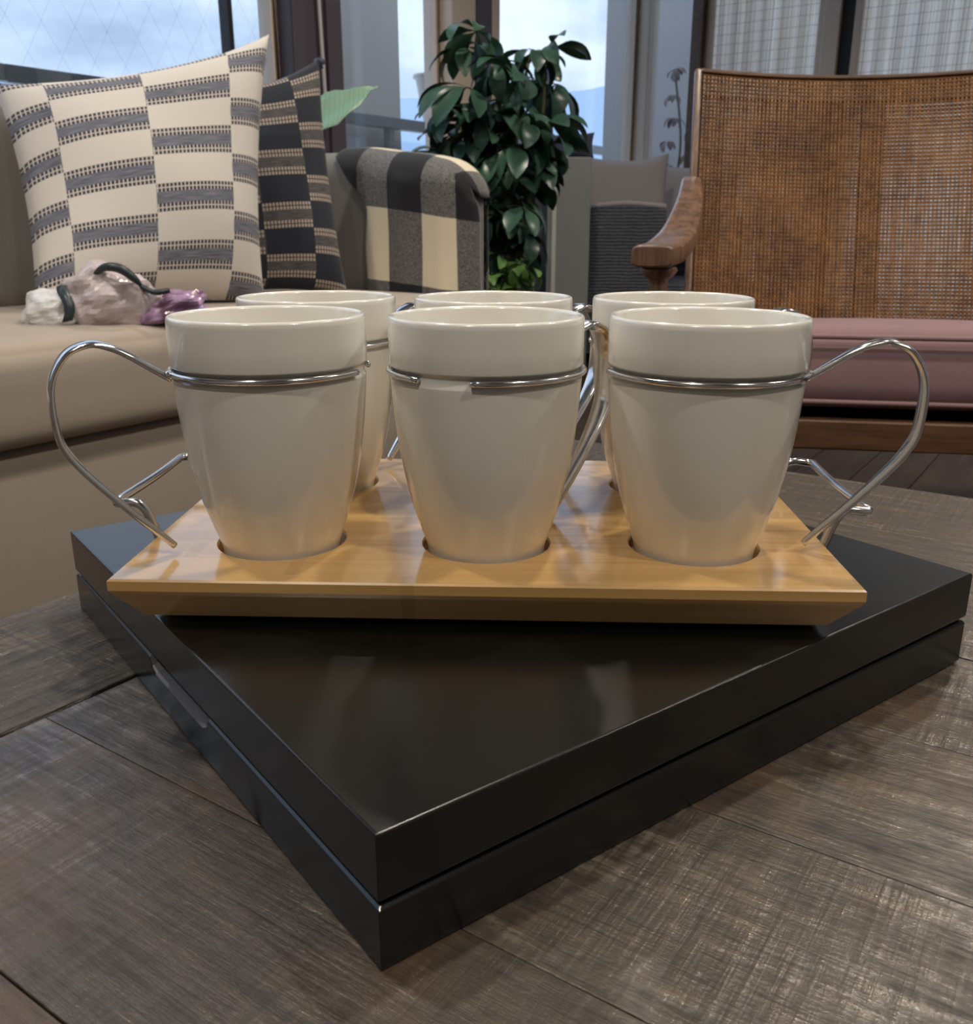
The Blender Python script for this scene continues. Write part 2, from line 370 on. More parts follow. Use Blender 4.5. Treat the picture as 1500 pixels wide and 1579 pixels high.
# window wall (b = 2.5): low sill wall, head, posts
wb = MB().box(A0, A1+.1, B1, B1+.1, 0, .78); wb.box(A0, A1+.1, B1, B1+.1, 2.36, HC)
wb.box(A0, -1.4, B1, B1+.1, .78, 2.36)
ab_struct('wall_back', wb, M['unlit_wall'])
def window(n, a0, a1, mullions=(), mat='frame_beige', wires=False):
    t = .03
    f = MB(); f.box(a0, a1, B1+.01, B1+.07, .78, .82); f.box(a0, a1, B1+.01, B1+.07, 2.31, 2.36)
    f.box(a0, a0+t, B1+.01, B1+.07, .82, 2.31); f.box(a1-t, a1, B1+.01, B1+.07, .82, 2.31)
    o = f.build('window_%d' % n, M[mat], rz=ROT, bevel=.003); tag(o, kind='structure')
    MB().box(a0+t, a1-t, B1+.036, B1+.042, .82, 2.31).build('pane', M['glass'], parent=o)
    for q in mullions: MB().box(q-.009, q+.009, B1+.015, B1+.06, .82, 2.31).build('mullion', M['frame_black'], parent=o, bevel=.002)
    if wires:
        m = MB(); sp_ = .10; r = .00022; H = 2.16
        for s_ in (1, -1):
            kk = int((a1-a0+H*.6)/sp_)
            for i in range(kk):
                a_ = a0 - H*.6*(s_ > 0) + i*sp_; e_ = a_ + s_*H*.6
                p0, p1 = (a_, .15), (e_, 2.31)
                if p0[0] > p1[0]: p0, p1 = p1, p0
                if p1[0] < a0 or p0[0] > a1: continue
                def cl(aa): tt = (aa-p0[0])/(p1[0]-p0[0]); return (aa, p0[1]+(p1[1]-p0[1])*tt)
                q0 = cl(max(a0, p0[0])); q1 = cl(min(a1, p1[0]))
                if abs(q1[0]-q0[0]) < .02: continue
                m.tube([(q0[0], B1+.039, q0[1]), (q1[0], B1+.039, q1[1])], r, 3)
        o2 = m.build('wire_mesh', M['wire'], parent=o); tag(o2, kind='stuff')
    return o
window(1, -1.4, 2.44, (2.243, .9, -.3), wires=True)
window(2, 2.68, 3.345)
window(3, 3.705, 5.17)
# posts between the windows
def post(n, a0, a1, mat, b0=B1-.05, b1=B1+.1): 
    o = MB().box(a0, a1, b0, b1, 0, HC).build('trim_%d' % n, M[mat], rz=ROT, bevel=.006); tag(o, kind='structure'); return o
p1 = post(1, 2.44, 2.68, 'frame_dark')
MB().box(2.445, 2.50, B1-.062, B1-.05, 0, HC).build('moulding', M['frame_dark'], parent=p1, bevel=.003)
MB().box(2.60, 2.672, B1-.066, B1-.05, 0, HC).build('moulding', M['frame_dark'], parent=p1, bevel=.003)
post(2, 3.345, 3.515, 'frame_beige'); post(3, 3.515, 3.63, 'frame_dark', B1-.055); post(4, 3.63, 3.705, 'frame_beige', B1-.045)
cdp = MB(); cdp.tube(catmull([(2.545,B1-.075,2.4),(2.55,B1-.075,1.5),(2.565,B1-.075,.95)], 6), .007, 8)
o = cdp.build('blind_cord', M['cord'], rz=ROT, smooth=True); tag(o, 'pale blind cord hanging down the dark window post behind the navy pillow', 'cord')
# right wall (a = 5.2)
rw = MB(); rw.box(A1, A1+.1, B0, B1+.1, 2.36, HC); rw.box(A1, A1+.1, B0, B1+.1, 0, .06)
rw.box(A1, A1+.1, B0, -1.2, .06, 2.36)
ab_struct('wall_right', rw, M['wall'])
o = MB().box(A1-.03, A1+.1, 2.44, B1+.05, 0, HC).build('trim_5', M['frame_beige'], rz=ROT, bevel=.005); tag(o, kind='structure')
o = MB().box(A1, A1+.05, 2.19, 2.44, .06, .12).box(A1, A1+.05, 2.19, 2.44, 2.30, 2.36).build('window_4', M['frame_beige'], rz=ROT); tag(o, kind='structure')
MB().box(A1+.02, A1+.026, 2.19, 2.44, .12, 2.30).build('pane', M['glass'], parent=o)
o = MB().box(A1+1.3, A1+1.4, 1.6, 3.4, -.02, 2.6).build('reflection_backdrop', M['outer'], rz=ROT); tag(o, kind='structure')  # backdrop panel added behind the stand-in plant for the reflecting pane
o = MB().box(A1-.04, A1+.06, 2.125, 2.19, .06, HC).build('trim_6', M['chair_rail'], rz=ROT, bevel=.005); tag(o, kind='structure')
def door(n, b0, b1):
    f = MB(); t = .035
    f.box(A1, A1+.05, b0, b1, .06, .14); f.box(A1, A1+.05, b0, b1, 2.3, 2.36)
    f.box(A1, A1+.05, b0, b0+t, .14, 2.3); f.box(A1, A1+.05, b1-t, b1, .14, 2.3)
    o = f.build('door_%d' % n, M['frame_beige'], rz=ROT, bevel=.003); tag(o, kind='structure')
    MB().box(A1+.02, A1+.026, b0+t, b1-t, .14, 2.3).build('pane', M['glass'], parent=o)
    m = MB(); g = .048
    i = b0+t
    while i < b1-t: m.box(A1+.018, A1+.0195, i, i+.0014, .14, 2.3); i += g
    z = .14
    while z < 2.3: m.box(A1+.018, A1+.0195, b0+t, b1-t, z, z+.0014); z += g
    tag(m.build('wire_mesh', M['wire'], parent=o), kind='stuff')
door(1, 1.495, 2.125); door(2, .35, 1.355); door(3, -1.2, .30)
o = MB().box(A1-.03, A1+.06, 1.415, 1.495, .06, 2.36).build('trim_7', M['frame_beige'], rz=ROT, bevel=.004); tag(o, kind='structure')
o = MB().box(A1+.0, A1+.05, 1.355, 1.415, .06, 2.36).build('trim_8', M['frame_black'], rz=ROT); tag(o, kind='structure')
o = MB().box(A1-.02, A1+.06, .30, .35, .06, 2.36).build('trim_9', M['frame_beige'], rz=ROT, bevel=.004); tag(o, kind='structure')
def curtain(b0, b1, label):
    n = int((b1-b0)/.011); rings = []
    for i in range(n+1):
        b = b0 + (b1-b0)*i/n; d = .016*sin(b*2*pi/.085 + 1.5*sin(b*9)) 
        rings.append([(A1+.16+d, b, z) for z in (.1, .8, 1.6, 2.34)])
    m = MB(); m.loft(rings, False, closed=False)
    c = thing('curtain', label, 'curtain', AB(A1+.16, (b0+b1)/2, .1), ROT)
    off = Vector((A1+.16, (b0+b1)/2, .1)); m.v = [tuple(Vector(v)-off) for v in m.v]
    m.build('fabric', M['curtain'], parent=c, smooth=True)
    r = MB(); r.tube([(0, -(b1-b0)/2-.02, 2.25), (0, (b1-b0)/2+.02, 2.25)], .012, 8); r.build('rod', M['rail'], parent=c, smooth=True)
curtain(1.44, 2.17, 'striped beige curtain behind wired glass, left of the black door gap')
curtain(.36, 1.385, 'striped beige curtain behind wired glass, right of the black door gap')
curtain(-1.2, .28, 'striped beige curtain outside the frame beyond the cane chair')

# ceiling lights
lamps = [(1.2, .2), (2.2, 1.4), (.2, 1.2), (3.2, .0), (.2, -1.2), (1.8, -1.1), (-.9, 0.1)]
proto = None
def ceiling_light(a, b):
    global proto
    if proto is None:
        t = thing('ceiling_light', 'small round recessed ceiling downlight above the room', 'light', AB(a, b, HC-.012), 0, 'recessed ceiling downlights')
        MB().lathe([(.045,.012),(.052,.012),(.052,0),(.040,0),(.040,.010)], 24).build('trim_ring', M['rail'], parent=t, smooth=False)
        k = N('lamp_glow'); k.set(base=(1,.9,.75)); k.b.inputs['Emission Color'].default_value = (1, .80, .56, 1); k.b.inputs['Emission Strength'].default_value = 30
        d = MB(); d.lathe([(.0005,.006),(.02,.005),(.040,.006)], 24); d.build('bulb', k.m, parent=t)
        proto = t; return t
    t = copy_tree(proto); t.location = AB(a, b, HC-.012); return t
for (a, b) in lamps:
    ceiling_light(a, b)
    ld = bpy.data.lights.new('downlight', 'SPOT'); ld.energy = 44; ld.color = (1, .91, .79); ld.spot_size = radians(150); ld.spot_blend = .7; ld.shadow_soft_size = .05
    lo = bpy.data.objects.new('downlight', ld); COL.objects.link(lo); lo.location = AB(a, b, HC-.03)

# ------------------------------------------------------------------ outside
ab_struct('balcony_floor', MB().box(A0-2, 14, B1+.1, 3.8, -.1, -.02), M['ground'])
ab_struct('terrace_floor', MB().box(A1+.1, 14, -3, B1+.1, -.1, -.02), M['ground'])
RB = 3.68
rl = thing('balcony_railing', 'grey metal balcony railing running outside the windows', 'railing', AB(2, RB, 0), ROT)
r = MB(); r.box(-4, 12, -.03, .03, 1.14, 1.20); r.build('top_rail', M['rail'], parent=rl, bevel=.004)
for i in range(13): MB().box(-3.6+i*1.2-.02, -3.6+i*1.2+.02, -.025, .025, -.02, 1.14).build('post', M['rail'], parent=rl, bevel=.003)
for i in range(5):  # dark plates added to imitate reflections along the rail
    a_ = -.15 + i*.28
    MB().box(a_, a_+.12, -.042, -.031, 1.135, 1.198).build('reflection_plate', M['rail_dark'], parent=rl, bevel=.002)
gl_ = MB(); gl_.box(-4, 12, -.004, .004, .05, 1.08); gl_.build('glass_panel', M['glass'], parent=rl)
pc = MB().box(-.27, .27, -.15, .15, -.02, 2.9).build('concrete_column', M['outdoor_beige'], loc=AB(4.33, 3.9, 0), rz=ROT, bevel=.008)
tag(pc, 'pale grey concrete column on the balcony, right of the dark window post', 'column')
pt = thing('outdoor_pot', 'white tapered plant pot on the balcony railing behind the tall leafy plant', 'pot', AB(4.84, RB, 1.20), ROT)
MB().lathe([(.0005,0),(.07,0),(.115,.25),(.13,.252),(.13,.27),(.112,.27),(.105,.25),(.0005,.24)], 32).build('pot_body', M['white_pot'], parent=pt, smooth=True)
MB().lathe([(.0005,.243),(.1,.248)], 24).build('soil', M['soil'], parent=pt)
# distant hills
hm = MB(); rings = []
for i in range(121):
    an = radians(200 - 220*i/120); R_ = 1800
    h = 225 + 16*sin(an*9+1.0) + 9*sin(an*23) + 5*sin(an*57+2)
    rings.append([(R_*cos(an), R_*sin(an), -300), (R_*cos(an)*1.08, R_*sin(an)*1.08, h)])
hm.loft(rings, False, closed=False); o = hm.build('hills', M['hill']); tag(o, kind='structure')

# ================================================================== SOFA (local x = a, local y = b)
sb = (0.6, 1.9)
so = thing('sofa', 'taupe fabric sofa with a tall arm under the windows', 'sofa', AB(*sb), ROT)
def L(a, b, z): return (a-sb[0], b-sb[1], z)
b_ = rbox(3.20, .80, .285, .02, (8,4,2)); b_.build('base', M['sofa'], parent=so, smooth=True, loc=L(.46, 1.80, .005))
c_ = rbox(1.62, .66, .155, .035, (14,8,3), crown=.022); c1 = c_.build('seat_cushion', M['sofa'], parent=so, smooth=True, loc=L(1.148, 1.69, .295))
c2 = c1.copy(); COL.objects.link(c2); c2.parent = so; c2.location = L(-.476, 1.69, .295)
bk = rbox(3.20, .22, .80, .07, (10,3,6)); bk.build('backrest', M['sofa_shaded'], parent=so, smooth=True, loc=L(.46, 2.11, .07))
for i, a_ in enumerate((1.42, .55, -.32)):
    q = rbox(.85, .14, .42, .06, (6,4,5)); q.build('back_cushion', M['sofa_shaded'], parent=so, smooth=True, loc=L(a_, 1.94, .44))
ARM = dict(a0=1.965, a1=2.175, b0=1.375, b1=2.22, z=.815, r=.085)
am = rbox(.17, .79, .745, .075, (3,8,6)); am_obj = am.build('arm', M['sofa_shaded'], parent=so, smooth=True, loc=L(2.05, 1.825, .07))
am2 = am.build('arm', M['sofa_shaded'], parent=so, smooth=True, loc=L(-1.25, 1.7975, .07))


# throw blanket over the arm
def arm_sag(y): return -.055*min(1.2, max(0, (.12-y)/.515))**2
for v in am_obj.data.vertices: v.co.z += arm_sag(v.co.y)*max(0, v.co.z/.745)
def throw_blanket():
    m = MB(); nu, nv = 80, 44; off = .007
    w_, dep, hz, r = .17, .79, .745, .075; ext0 = .11
    Lin = .50; top = w_; Lout = .34; tot = Lin + top + Lout
    vs_ = []; uv = []; b0 = -dep/2
    for i in range(nu+1):
        s = tot*i/nu
        if s < Lin: pa, pz, drop = -w_/2, hz - (Lin - s), (Lin-s)
        elif s < Lin+top: pa, pz, drop = -w_/2 + (s-Lin), hz, 0
        else: pa, pz, drop = w_/2, hz - (s-Lin-top), 0
        k_ = max(0, min(1, (s-(Lin-.16))/.16)); fa = k_*pi/2            # which way the front flap turns
        bL = .02 - .125*min(1, drop/.14) + .004*sin(s*30)
        if s >= Lin+top: bL = .02
        ext = .075
        Lb = (bL - b0) + ext
        fa = pi/4*(1-min(1, drop/.14)) if s < Lin else pi/4 + pi/4*min(1, (s-Lin)/.10)
        for j in range(nv+1):
            v = Lb*j/nv                                                 # 0 = flap edge, then round the front, then back
            if v < ext: e_ = ext - v; P0 = (pa + e_*cos(fa), b0, pz - e_*sin(fa))
            else: P0 = (pa, b0 + (v-ext), pz)
            p = Vector((P0[0], P0[1], P0[2] - hz/2))
            q = Vector((max(-w_/2+r, min(w_/2-r, p.x)), max(-dep/2+r, min(dep/2-r, p.y)), max(-hz/2+r, min(hz/2-r, p.z))))
            d = p - q; mxx = max(abs(d.x), abs(d.y), abs(d.z)); d = d.normalized() if d.length > 1e-6 else Vector((0,0,1))
            rip = .005*sin(v*24 + s*4) + .003*sin(v*57+1) if drop > .05 else .0015*sin(v*34+s*12)
            rr = min(r, mxx) + off + max(rip, -.004) + .03*max(0, drop-.20)
            P_ = q + d*rr
            vs_.append((P_.x, P_.y, P_.z + hz/2 + arm_sag(P_.y)*max(0, (P_.z+hz/2)/hz))); uv.append(((v-ext)/.215 + 4.50 + .02*sin(s*7), (s - Lin + .135)/.38 + 4))
    Lv = nv+1
    fs = [(i*Lv+j, (i+1)*Lv+j, (i+1)*Lv+j+1, i*Lv+j+1) for i in range(nu) for j in range(nv)]
    m.add(vs_, fs); m.uv = uv
    o = m.build('throw_blanket', M['check'], loc=AB(2.05, 1.825, .07), rz=ROT, smooth=True)
    md = o.modifiers.new('solid', 'SOLIDIFY'); md.thickness = .007; md.offset = 1
    tag(o, 'black and cream buffalo check throw draped over the sofa arm', 'blanket')
throw_blanket()

# pillows: four world corners, puffed both ways
def pillow(name, mat, label, BL, BR, TR, TL, T, tassel=None):
    BL, BR, TR, TL = map(Vector, (BL, BR, TR, TL)); base = (BL+BR)/2
    nrm = ((BR-BL).cross(TL-BL)).normalized()
    n = 36; m = MB(); uv = []
    ctr = (BL+BR+TR+TL)/4
    for side in (1, -1):
        vs_ = []
        for i in range(n+1):
            for j in range(n+1):
                u, v = i/n, j/n; U, V = 2*u-1, 2*v-1
                P_ = BL*(1-u)*(1-v) + BR*u*(1-v) + TR*u*v + TL*(1-u)*v
                inn = (.085 if V > 0 else .05)*((1-U*U)*abs(V)**3); inn2 = .045*((1-V*V)*abs(U)**3)
                P_ = P_ + (ctr-P_)*0
                P_ -= ((TL-BL)*(inn*(1 if V > 0 else -1)) + (BR-BL)*(inn2*(1 if U > 0 else -1)))
                th_ = T*((1-U**4)*(1-V**4))**.55*(.72+.28*(1-U*U)*(1-V*V))
                th_ *= 1 - .10*V
                th_ += .004*sin(7*u+9*v)*(1-U*U)*(1-V*V)
                P_ += nrm*th_*side
                vs_.append(P_ - base); uv.append((u, v))
        m.add(vs_, [(i*(n+1)+j, (i+1)*(n+1)+j, (i+1)*(n+1)+j+1, i*(n+1)+j+1) for i in range(n) for j in range(n)])
    root = thing(name, label, 'pillow', base)
    m.uv = uv; me_uv = uv
    # keep uv order stable: build without merging
    me = bpy.data.meshes.new('cover'); me.from_pydata(m.v, [], m.f); me.materials.append(mat); l = me.uv_layers.new(name='UVMap')
    for p in me.polygons:
        for li in p.loop_indices: l.data[li].uv = uv[me.loops[li].vertex_index]
    bm = bmesh.new(); bm.from_mesh(me); bmesh.ops.remove_doubles(bm, verts=bm.verts, dist=1e-5); bmesh.ops.recalc_face_normals(bm, faces=bm.faces); bm.to_mesh(me); bm.free()
    me.shade_smooth(); o = bpy.data.objects.new('cover', me); COL.objects.link(o); o.parent = root
    return root, base, TR
r1, _, _ = pillow('throw_pillow', M['pillow_cream'], 'large cream throw pillow with grey woven stripe blocks on the sofa',
   (-.835, 1.735, .462), (-.475, 2.02, .462), (-.455, 2.14, 1.005), (-.945, 1.93, .885), .088)
r2, base2, TR2 = pillow('throw_pillow', M['pillow_navy'], 'navy throw pillow with beige woven stripe blocks standing behind the cream pillow',
   (-.63, 2.10, .462), (-.335, 2.29, .455), (-.395, 2.40, 1.0), (-.70, 2.22, .93), .062)
ts = MB()
for q in range(9):
    d = Vector((random.uniform(-.3,1), random.uniform(-.5,.5), random.uniform(-1,.3))).normalized()
    p0 = TR2 - base2 + Vector((-.008, 0, -.004)); ts.tube([p0, p0 + d*.012, p0 + d*.022 + Vector((0,0,-.006))], [.004,.005,.002], 6)
ts.build('tassel', M['navy_fab'], parent=r2, smooth=True)

# plastic bag on the seat
def blob(rx, ry, rz, seed, amp=.18, n=28):
    from mathutils import noise
    m = MB(); rings = []
    for i in range(1, n):
        ph = pi*i/n; ring = []
        for j in range(2*n):
            t = 2*pi*j/(2*n); d = Vector((sin(ph)*cos(t), sin(ph)*sin(t), -cos(ph)))
            k_ = 1 + amp*noise.noise(d*1.7+Vector((seed,0,0))) + amp*.55*abs(noise.noise(d*2.6+Vector((0,seed,0)))) - amp*.2 + amp*.14*abs(noise.noise(d*6+Vector((0,seed,3))))
            z = d.z*rz*k_
            ring.append((d.x*rx*k_, d.y*ry*k_, max(z, -rz*.62)))
        rings.append(ring)
    m.loft(rings, True); return m
bg_ = thing('plastic_bag', 'crumpled lilac and white plastic bag lying in front of the cream pillow', 'bag', (-.655, 1.64, .458), radians(18))
blob(.085, .05, .062, 1.3, .30).build('bag_body', M['bag'], parent=bg_, smooth=False, loc=(.0, 0, .040))
tag(blob(.075, .045, .034, 6.1, .35).build('side_section', M['bag_purple'], parent=bg_, loc=(.098, .0, .024)), 'purple crumpled end')
tag(blob(.055, .045, .040, 9.4, .25).build('side_section', M['bag_white'], parent=bg_, loc=(-.088, -.0, .027)), 'white end')
bd = MB(); rg = []
for i in range(13):
    t = pi*(-.05 + 1.1*i/12); y_, z_ = -.052*cos(t), .048*sin(t)
    rg.append([(-.075+.006*sin(i), y_, .02+z_), (-.058+.006*sin(i), y_, .02+z_+.003), (-.058+.006*sin(i), y_*1.03, .02+z_*1.05+.003), (-.075+.006*sin(i), y_*1.03, .02+z_*1.05)])
bd.loft(rg, True); tag(bd.build('printed_band', M['bag_teal'], parent=bg_, smooth=True), 'dark teal band')
hb = MB(); hb.tube(catmull([(-.02,-.03,.085),(.0,-.045,.10),(.025,-.05,.098),(.045,-.052,.082),(.055,-.05,.07)], 5), [.003+.005*sin(pi*i/20) for i in range(21)], 8)
hb.build('handle_loop', M['bag_teal'], parent=bg_, smooth=True)
hb = MB(); hb.tube(catmull([(.05,-.03,.07),(.075,-.045,.058),(.10,-.04,.060)], 5), .005, 8)
hb.build('handle_loop', M['bag_teal'], parent=bg_, smooth=True)

# ================================================================== COFFEE TABLE (a/b axes)
tb = (0.10, -.30)
tab = thing('coffee_table', 'grey-brown reclaimed wood coffee table under the black box', 'table', AB(*tb), ROT)
def T_(a0, a1, b0, b1, z1=TZ, th=.03): return MB().box(a0-tb[0], a1-tb[0], b0-tb[1], b1-tb[1], z1-th, z1)
AE, BE, AN, BN = .805, .490, -.62, -1.02
g = .0002
def board(a0, a1, b0, b1, mat, dz=0):
    m = T_(a0+g, a1-g, b0+g, b1-g, TZ - dz)
    o = m.build('board', M[mat], parent=tab, bevel=.0006, seg=2); return o
random.seed(11)
board(AN, AE, .3705, BE, 'board_c', -.0006)                       # left border board, whole length
board(.679, AE, BN+.12, .369, 'board_b', .0004)
board(AN, AN+.12, BN+.12, .369, 'board_b', .0002); board(AN, AE, BN, BN+.12, 'board_a', .0)
seams = [AN+.12, -.40, -.30, -.205, -.10, .0, .10, .191, .292, .39, .487, .585, .679]
for i in range(len(seams)-1):
    board(seams[i], seams[i+1], BN+.12, .369, 'board_b', random.uniform(0, .0008))
T_(AN+.005, AE-.005, BN+.005, BE-.005, TZ-.029, .012).build('under_frame', M['dark_wood'], parent=tab)
for (a0, a1, b0, b1) in ((AN+.03, AE-.03, BE-.06, BE-.03), (AN+.03, AE-.03, BN+.03, BN+.06), (AN+.03, AN+.06, BN+.06, BE-.06), (AE-.06, AE-.03, BN+.06, BE-.06)):
    T_(a0, a1, b0, b1, TZ-.041, .07).build('apron', M['dark_wood'], parent=tab, bevel=.002)
for a0 in (AN+.02, AE-.10):
    for b0 in (BN+.02, BE-.10): T_(a0, a0+.08, b0, b0+.08, TZ-.041, TZ-.041).build('leg', M['dark_wood'], parent=tab, bevel=.004)

# ================================================================== BLACK BOX
by = 0.92639; BW, BD = .33313, .33583
BH = .04709
# local x = along eR (sin y, cos y); local y = along eL (-cos y, sin y): x-axis angle
bxr = pi/2 - by
bo = thing('presentation_box', 'flat black lacquered wooden box with a separate lid on the coffee table', 'box', (-.03095, .21833, TZ+.0004), bxr)
def boxpart(name, z0, z1, ch_top, ch_bot, i0, i1):
    m = MB(); P_ = [(z0, ch_bot), (z0+max(ch_bot,1e-5), 0), (z1-max(ch_top,1e-5), 0), (z1, ch_top)]
    rings = []
    for z, c in P_: rings.append([(c, c, z), (BD-c, c, z), (BD-c, BW-c, z), (c, BW-c, z)])
    m.loft(rings, True); return m
basem = boxpart('base', 0, .0222, .0012, .0004, 0, 0).build('base', [M['black'], M['box_inside']], parent=bo)
cut = MB(); pr = []
for (s, z) in ((.2100,.030),(.2060,.0215),(.2030,.0160),(.1985,.0138),(.1400,.0138),(.1355,.0160),(.1325,.0215),(.1285,.030)): pr.append((s, z))
cut.loft([[(-.004, s, z) for s, z in pr], [(.010, s, z+.004) for s, z in pr]], True)
cu = cut.build('c', M['box_inside'], loc=(0,0,0)); cu.parent = bo
boolean(basem, [cu])
bm_ = basem.modifiers.new('bevel', 'BEVEL'); bm_.width = .0004; bm_.segments = 1; bm_.limit_method = 'ANGLE'; bm_.angle_limit = radians(40)
o = boxpart('lid', .0236, BH, .0007, .0010, 0, 0).build('lid', M['black'], parent=bo, bevel=.0005)
MB().box(.011, BD-.0022, .0022, BW-.0022, .0222, .0236).build('liner', M['black'], parent=bo)

# ================================================================== BAMBOO TRAY
TX, TY, TYAW = .00181, .45591, -.03833
TW, TD, TTOP = .31227, .20935, TZ + .06909
tr_ = thing('serving_tray', 'bamboo serving tray with chrome wire grips holding six mugs', 'tray', (TX, TY, TZ+BH+.0004), TYAW)
Z0 = TTOP - (TZ+BH+.0004); ZB = Z0 - .0183
def ring4(hx, hy, z): return [(-hx,-hy,z),(hx,-hy,z),(hx,hy,z),(-hx,hy,z)]
m = MB(); ins = .0125; insy = .0062
m.loft([ring4(TW/2-ins, TD/2-insy, ZB), ring4(TW/2-.0012, TD/2-.0008, Z0-.0070), ring4(TW/2, TD/2, Z0-.0050), ring4(TW/2, TD/2, Z0-.0008), ring4(TW/2-.0008, TD/2-.0008, Z0)], True)
brd = m.build('board', M['bamboo'], parent=tr_)
cutters = []
SX, SY = .0956, .10059
for i in (-1, 0, 1):
    for j in (-.5, .5):
        c = MB().lathe([(.0292, Z0-.0062), (.0292, Z0-.001), (.0300, Z0+.0002), (.0300, Z0+.01)], 72, cap=True).build('c', M['bamboo'], loc=(i*SX, j*SY, 0)); c.parent = tr_; cutters.append(c)
boolean(brd, cutters)
brd.data.shade_flat()
for sx in (-1, 1):
    for sy in (-1, 1): MB().lathe([(.0005,0),(.006,0),(.006,ZB),(.0005,ZB)], 20).build('foot', M['frame_black'], parent=tr_, loc=(sx*.12, sy*.075, 0))
    # wire grip
    P_ = []
    hx = .1500; hv = .046; zb = ZB+.001
    pts = [(sx*.128, -hv, zb-.0016+.0004), (sx*.1465, -hv, zb-.0012), (sx*.1530, -hv, zb+.006), (sx*.1590, -hv, zb+.024), (sx*.1620, -hv, Z0+.0130), (sx*.1665, -hv+.0005, Z0+.0155), (sx*.1735, -hv+.0008, Z0+.0150),
           (sx*.1762, -hv+.003, Z0+.0152), (sx*.1755, -hv+.009, Z0+.0155), (sx*.1740, 0, Z0+.0158)]
    full = pts + [(x_, -y_, z_) for x_, y_, z_ in reversed(pts[:-1])]
    gm = MB(); gm.tube(catmull(full, 6), .0021, 12); gm.build('wire_grip', M['chrome'], parent=tr_, smooth=True)

# ================================================================== MUGS
prof_out = [(.0200,.0006),(.0250,.0000),(.0262,.0006),(.0270,.0025),(.0278,.0074),(.0309,.0170),(.0339,.0266),(.0362,.0362),(.0381,.0458),(.0395,.0554),(.0406,.0650),(.0414,.0745),(.0419,.0815),(.0420,.0838),
            (.0413,.0845),(.0412,.0870),(.0413,.0885),(.0423,.0892),(.0425,.0900),(.0425,.0980),(.0425,.1070),(.0424,.1088),(.0419,.1098),(.0412,.11),(.0404,.1096),(.0399,.1085),
            (.0395,.0950),(.0390,.0830),(.0383,.0650),(.0358,.0450),(.0318,.0280),(.0262,.0130),(.0180,.0065),(.0005,.0055)]
def densify(pr, k=3):
    out = []
    for i in range(len(pr)-1):
        for j in range(k):
            t = j/k; out.append((pr[i][0]*(1-t)+pr[i+1][0]*t, pr[i][1]*(1-t)+pr[i+1][1]*t))
    return out + [pr[-1]]
lower = [Vector((r, z, 0)) for r, z in prof_out[3:14]]
sm = [(v.x, v.y) for v in catmull(lower, 4)]
inn = [(v.x, v.y) for v in catmull([Vector((r, z, 0)) for r, z in prof_out[26:]], 4)]
profile = [(.0005,.0012)] + prof_out[:3] + sm + prof_out[14:26] + inn
cup_mesh = None
HP = [(.0425,.0842),(.0480,.0878),(.054,.0920),(.0600,.0960),(.0660,.0990),(.0735,.1005),(.083,.0962),(.0893,.0840),(.0893,.0650),(.0855,.0545),(.077,.0425),(.0635,.0265),(.0555,.0180),(.0482,.0098)]
HW = [.0024,.0030,.0038,.0047,.0056,.0063,.0066,.0066,.0063,.0057,.0048,.0037,.0030,.0020]
def mug(label, i, j, hphi, gap0, gap1):
    """hphi: handle direction in degrees (world), ring open from gap0 to gap1"""
    global cup_mesh
    c = Matrix.Rotation(TYAW, 2) @ Vector((i*SX, j*SY)); loc = (TX+c.x, TY+c.y, TTOP-.0060)
    t = thing('mug', label, 'mug', loc, 0, 'white mugs on the bamboo tray')
    if cup_mesh is None:
        o = MB().lathe(profile, 96).build('cup', M['cup'], parent=t, smooth=True); cup_mesh = o.data
        md = o
    else:
        o = bpy.data.objects.new('cup', cup_mesh); COL.objects.link(o); o.parent = t
    n = 72; g0, g1 = radians(gap0), radians(gap1); span = 2*pi - (g1-g0)
    pts = [(.0428*cos(g1+span*q/n), .0428*sin(g1+span*q/n), .0866) for q in range(n+1)]
    MB().tube(pts, .00135, 12).build('wire_ring', M['chrome'], parent=t, smooth=True)
    ph = radians(hphi); u = Vector((cos(ph), sin(ph), 0)); s = Vector((-sin(ph), cos(ph), 0))
    P_ = catmull([Vector((r, z, w_)) for (r, z), w_ in zip(HP, HW)], 6); rings = []
    for q in range(len(P_)):
        a = P_[max(q-1, 0)]; b = P_[min(q+1, len(P_)-1)]; tg = Vector((b.x-a.x, b.y-a.y)).normalized(); nm = Vector((-tg.y, tg.x))
        w_ = P_[q].z; th_ = .0015; ring = []
        for k_ in range(14):
            an = 2*pi*k_/14; cx, cy = cos(an), sin(an); cx = math.copysign(abs(cx)**.7, cx)
            off = nm*(th_*cy); pos = u*(P_[q].x + off.x) + Vector((0,0,1))*(P_[q].y + off.y) + s*(w_*cx)
            ring.append(pos)
        rings.append(ring)
    MB().loft(rings, True).build('handle', M['chrome'], parent=t, smooth=True)
    w2 = MB(); w2.tube([u*.0428 + s*(-.006) + Vector((0,0,.0866)), u*.0437 + Vector((0,0,.0858)), u*.0428 + s*.006 + Vector((0,0,.0866))], [.0014,.0019,.0014], 8)
    w2.build('weld', M['chrome'], parent=t, smooth=True)
    return t
mug('white mug front left on the tray, wire handle pointing left', -1, -.5, 205, -20, 10)
mug('white mug front centre on the tray, with the open gap of its chrome ring showing', 0, -.5, 47, -130.5, -98.5)
mug('white mug front right on the tray, wire handle pointing right', 1, -.5, -12, 150, 185)
mug('white mug in the back row behind the front left mug', -1, .5, 48, 200, 232)
mug('white mug in the back row behind the front centre mug', 0, .5, 44, 200, 232)
mug('white mug in the back row behind the front right mug', 1, .5, 21, 176, 208)

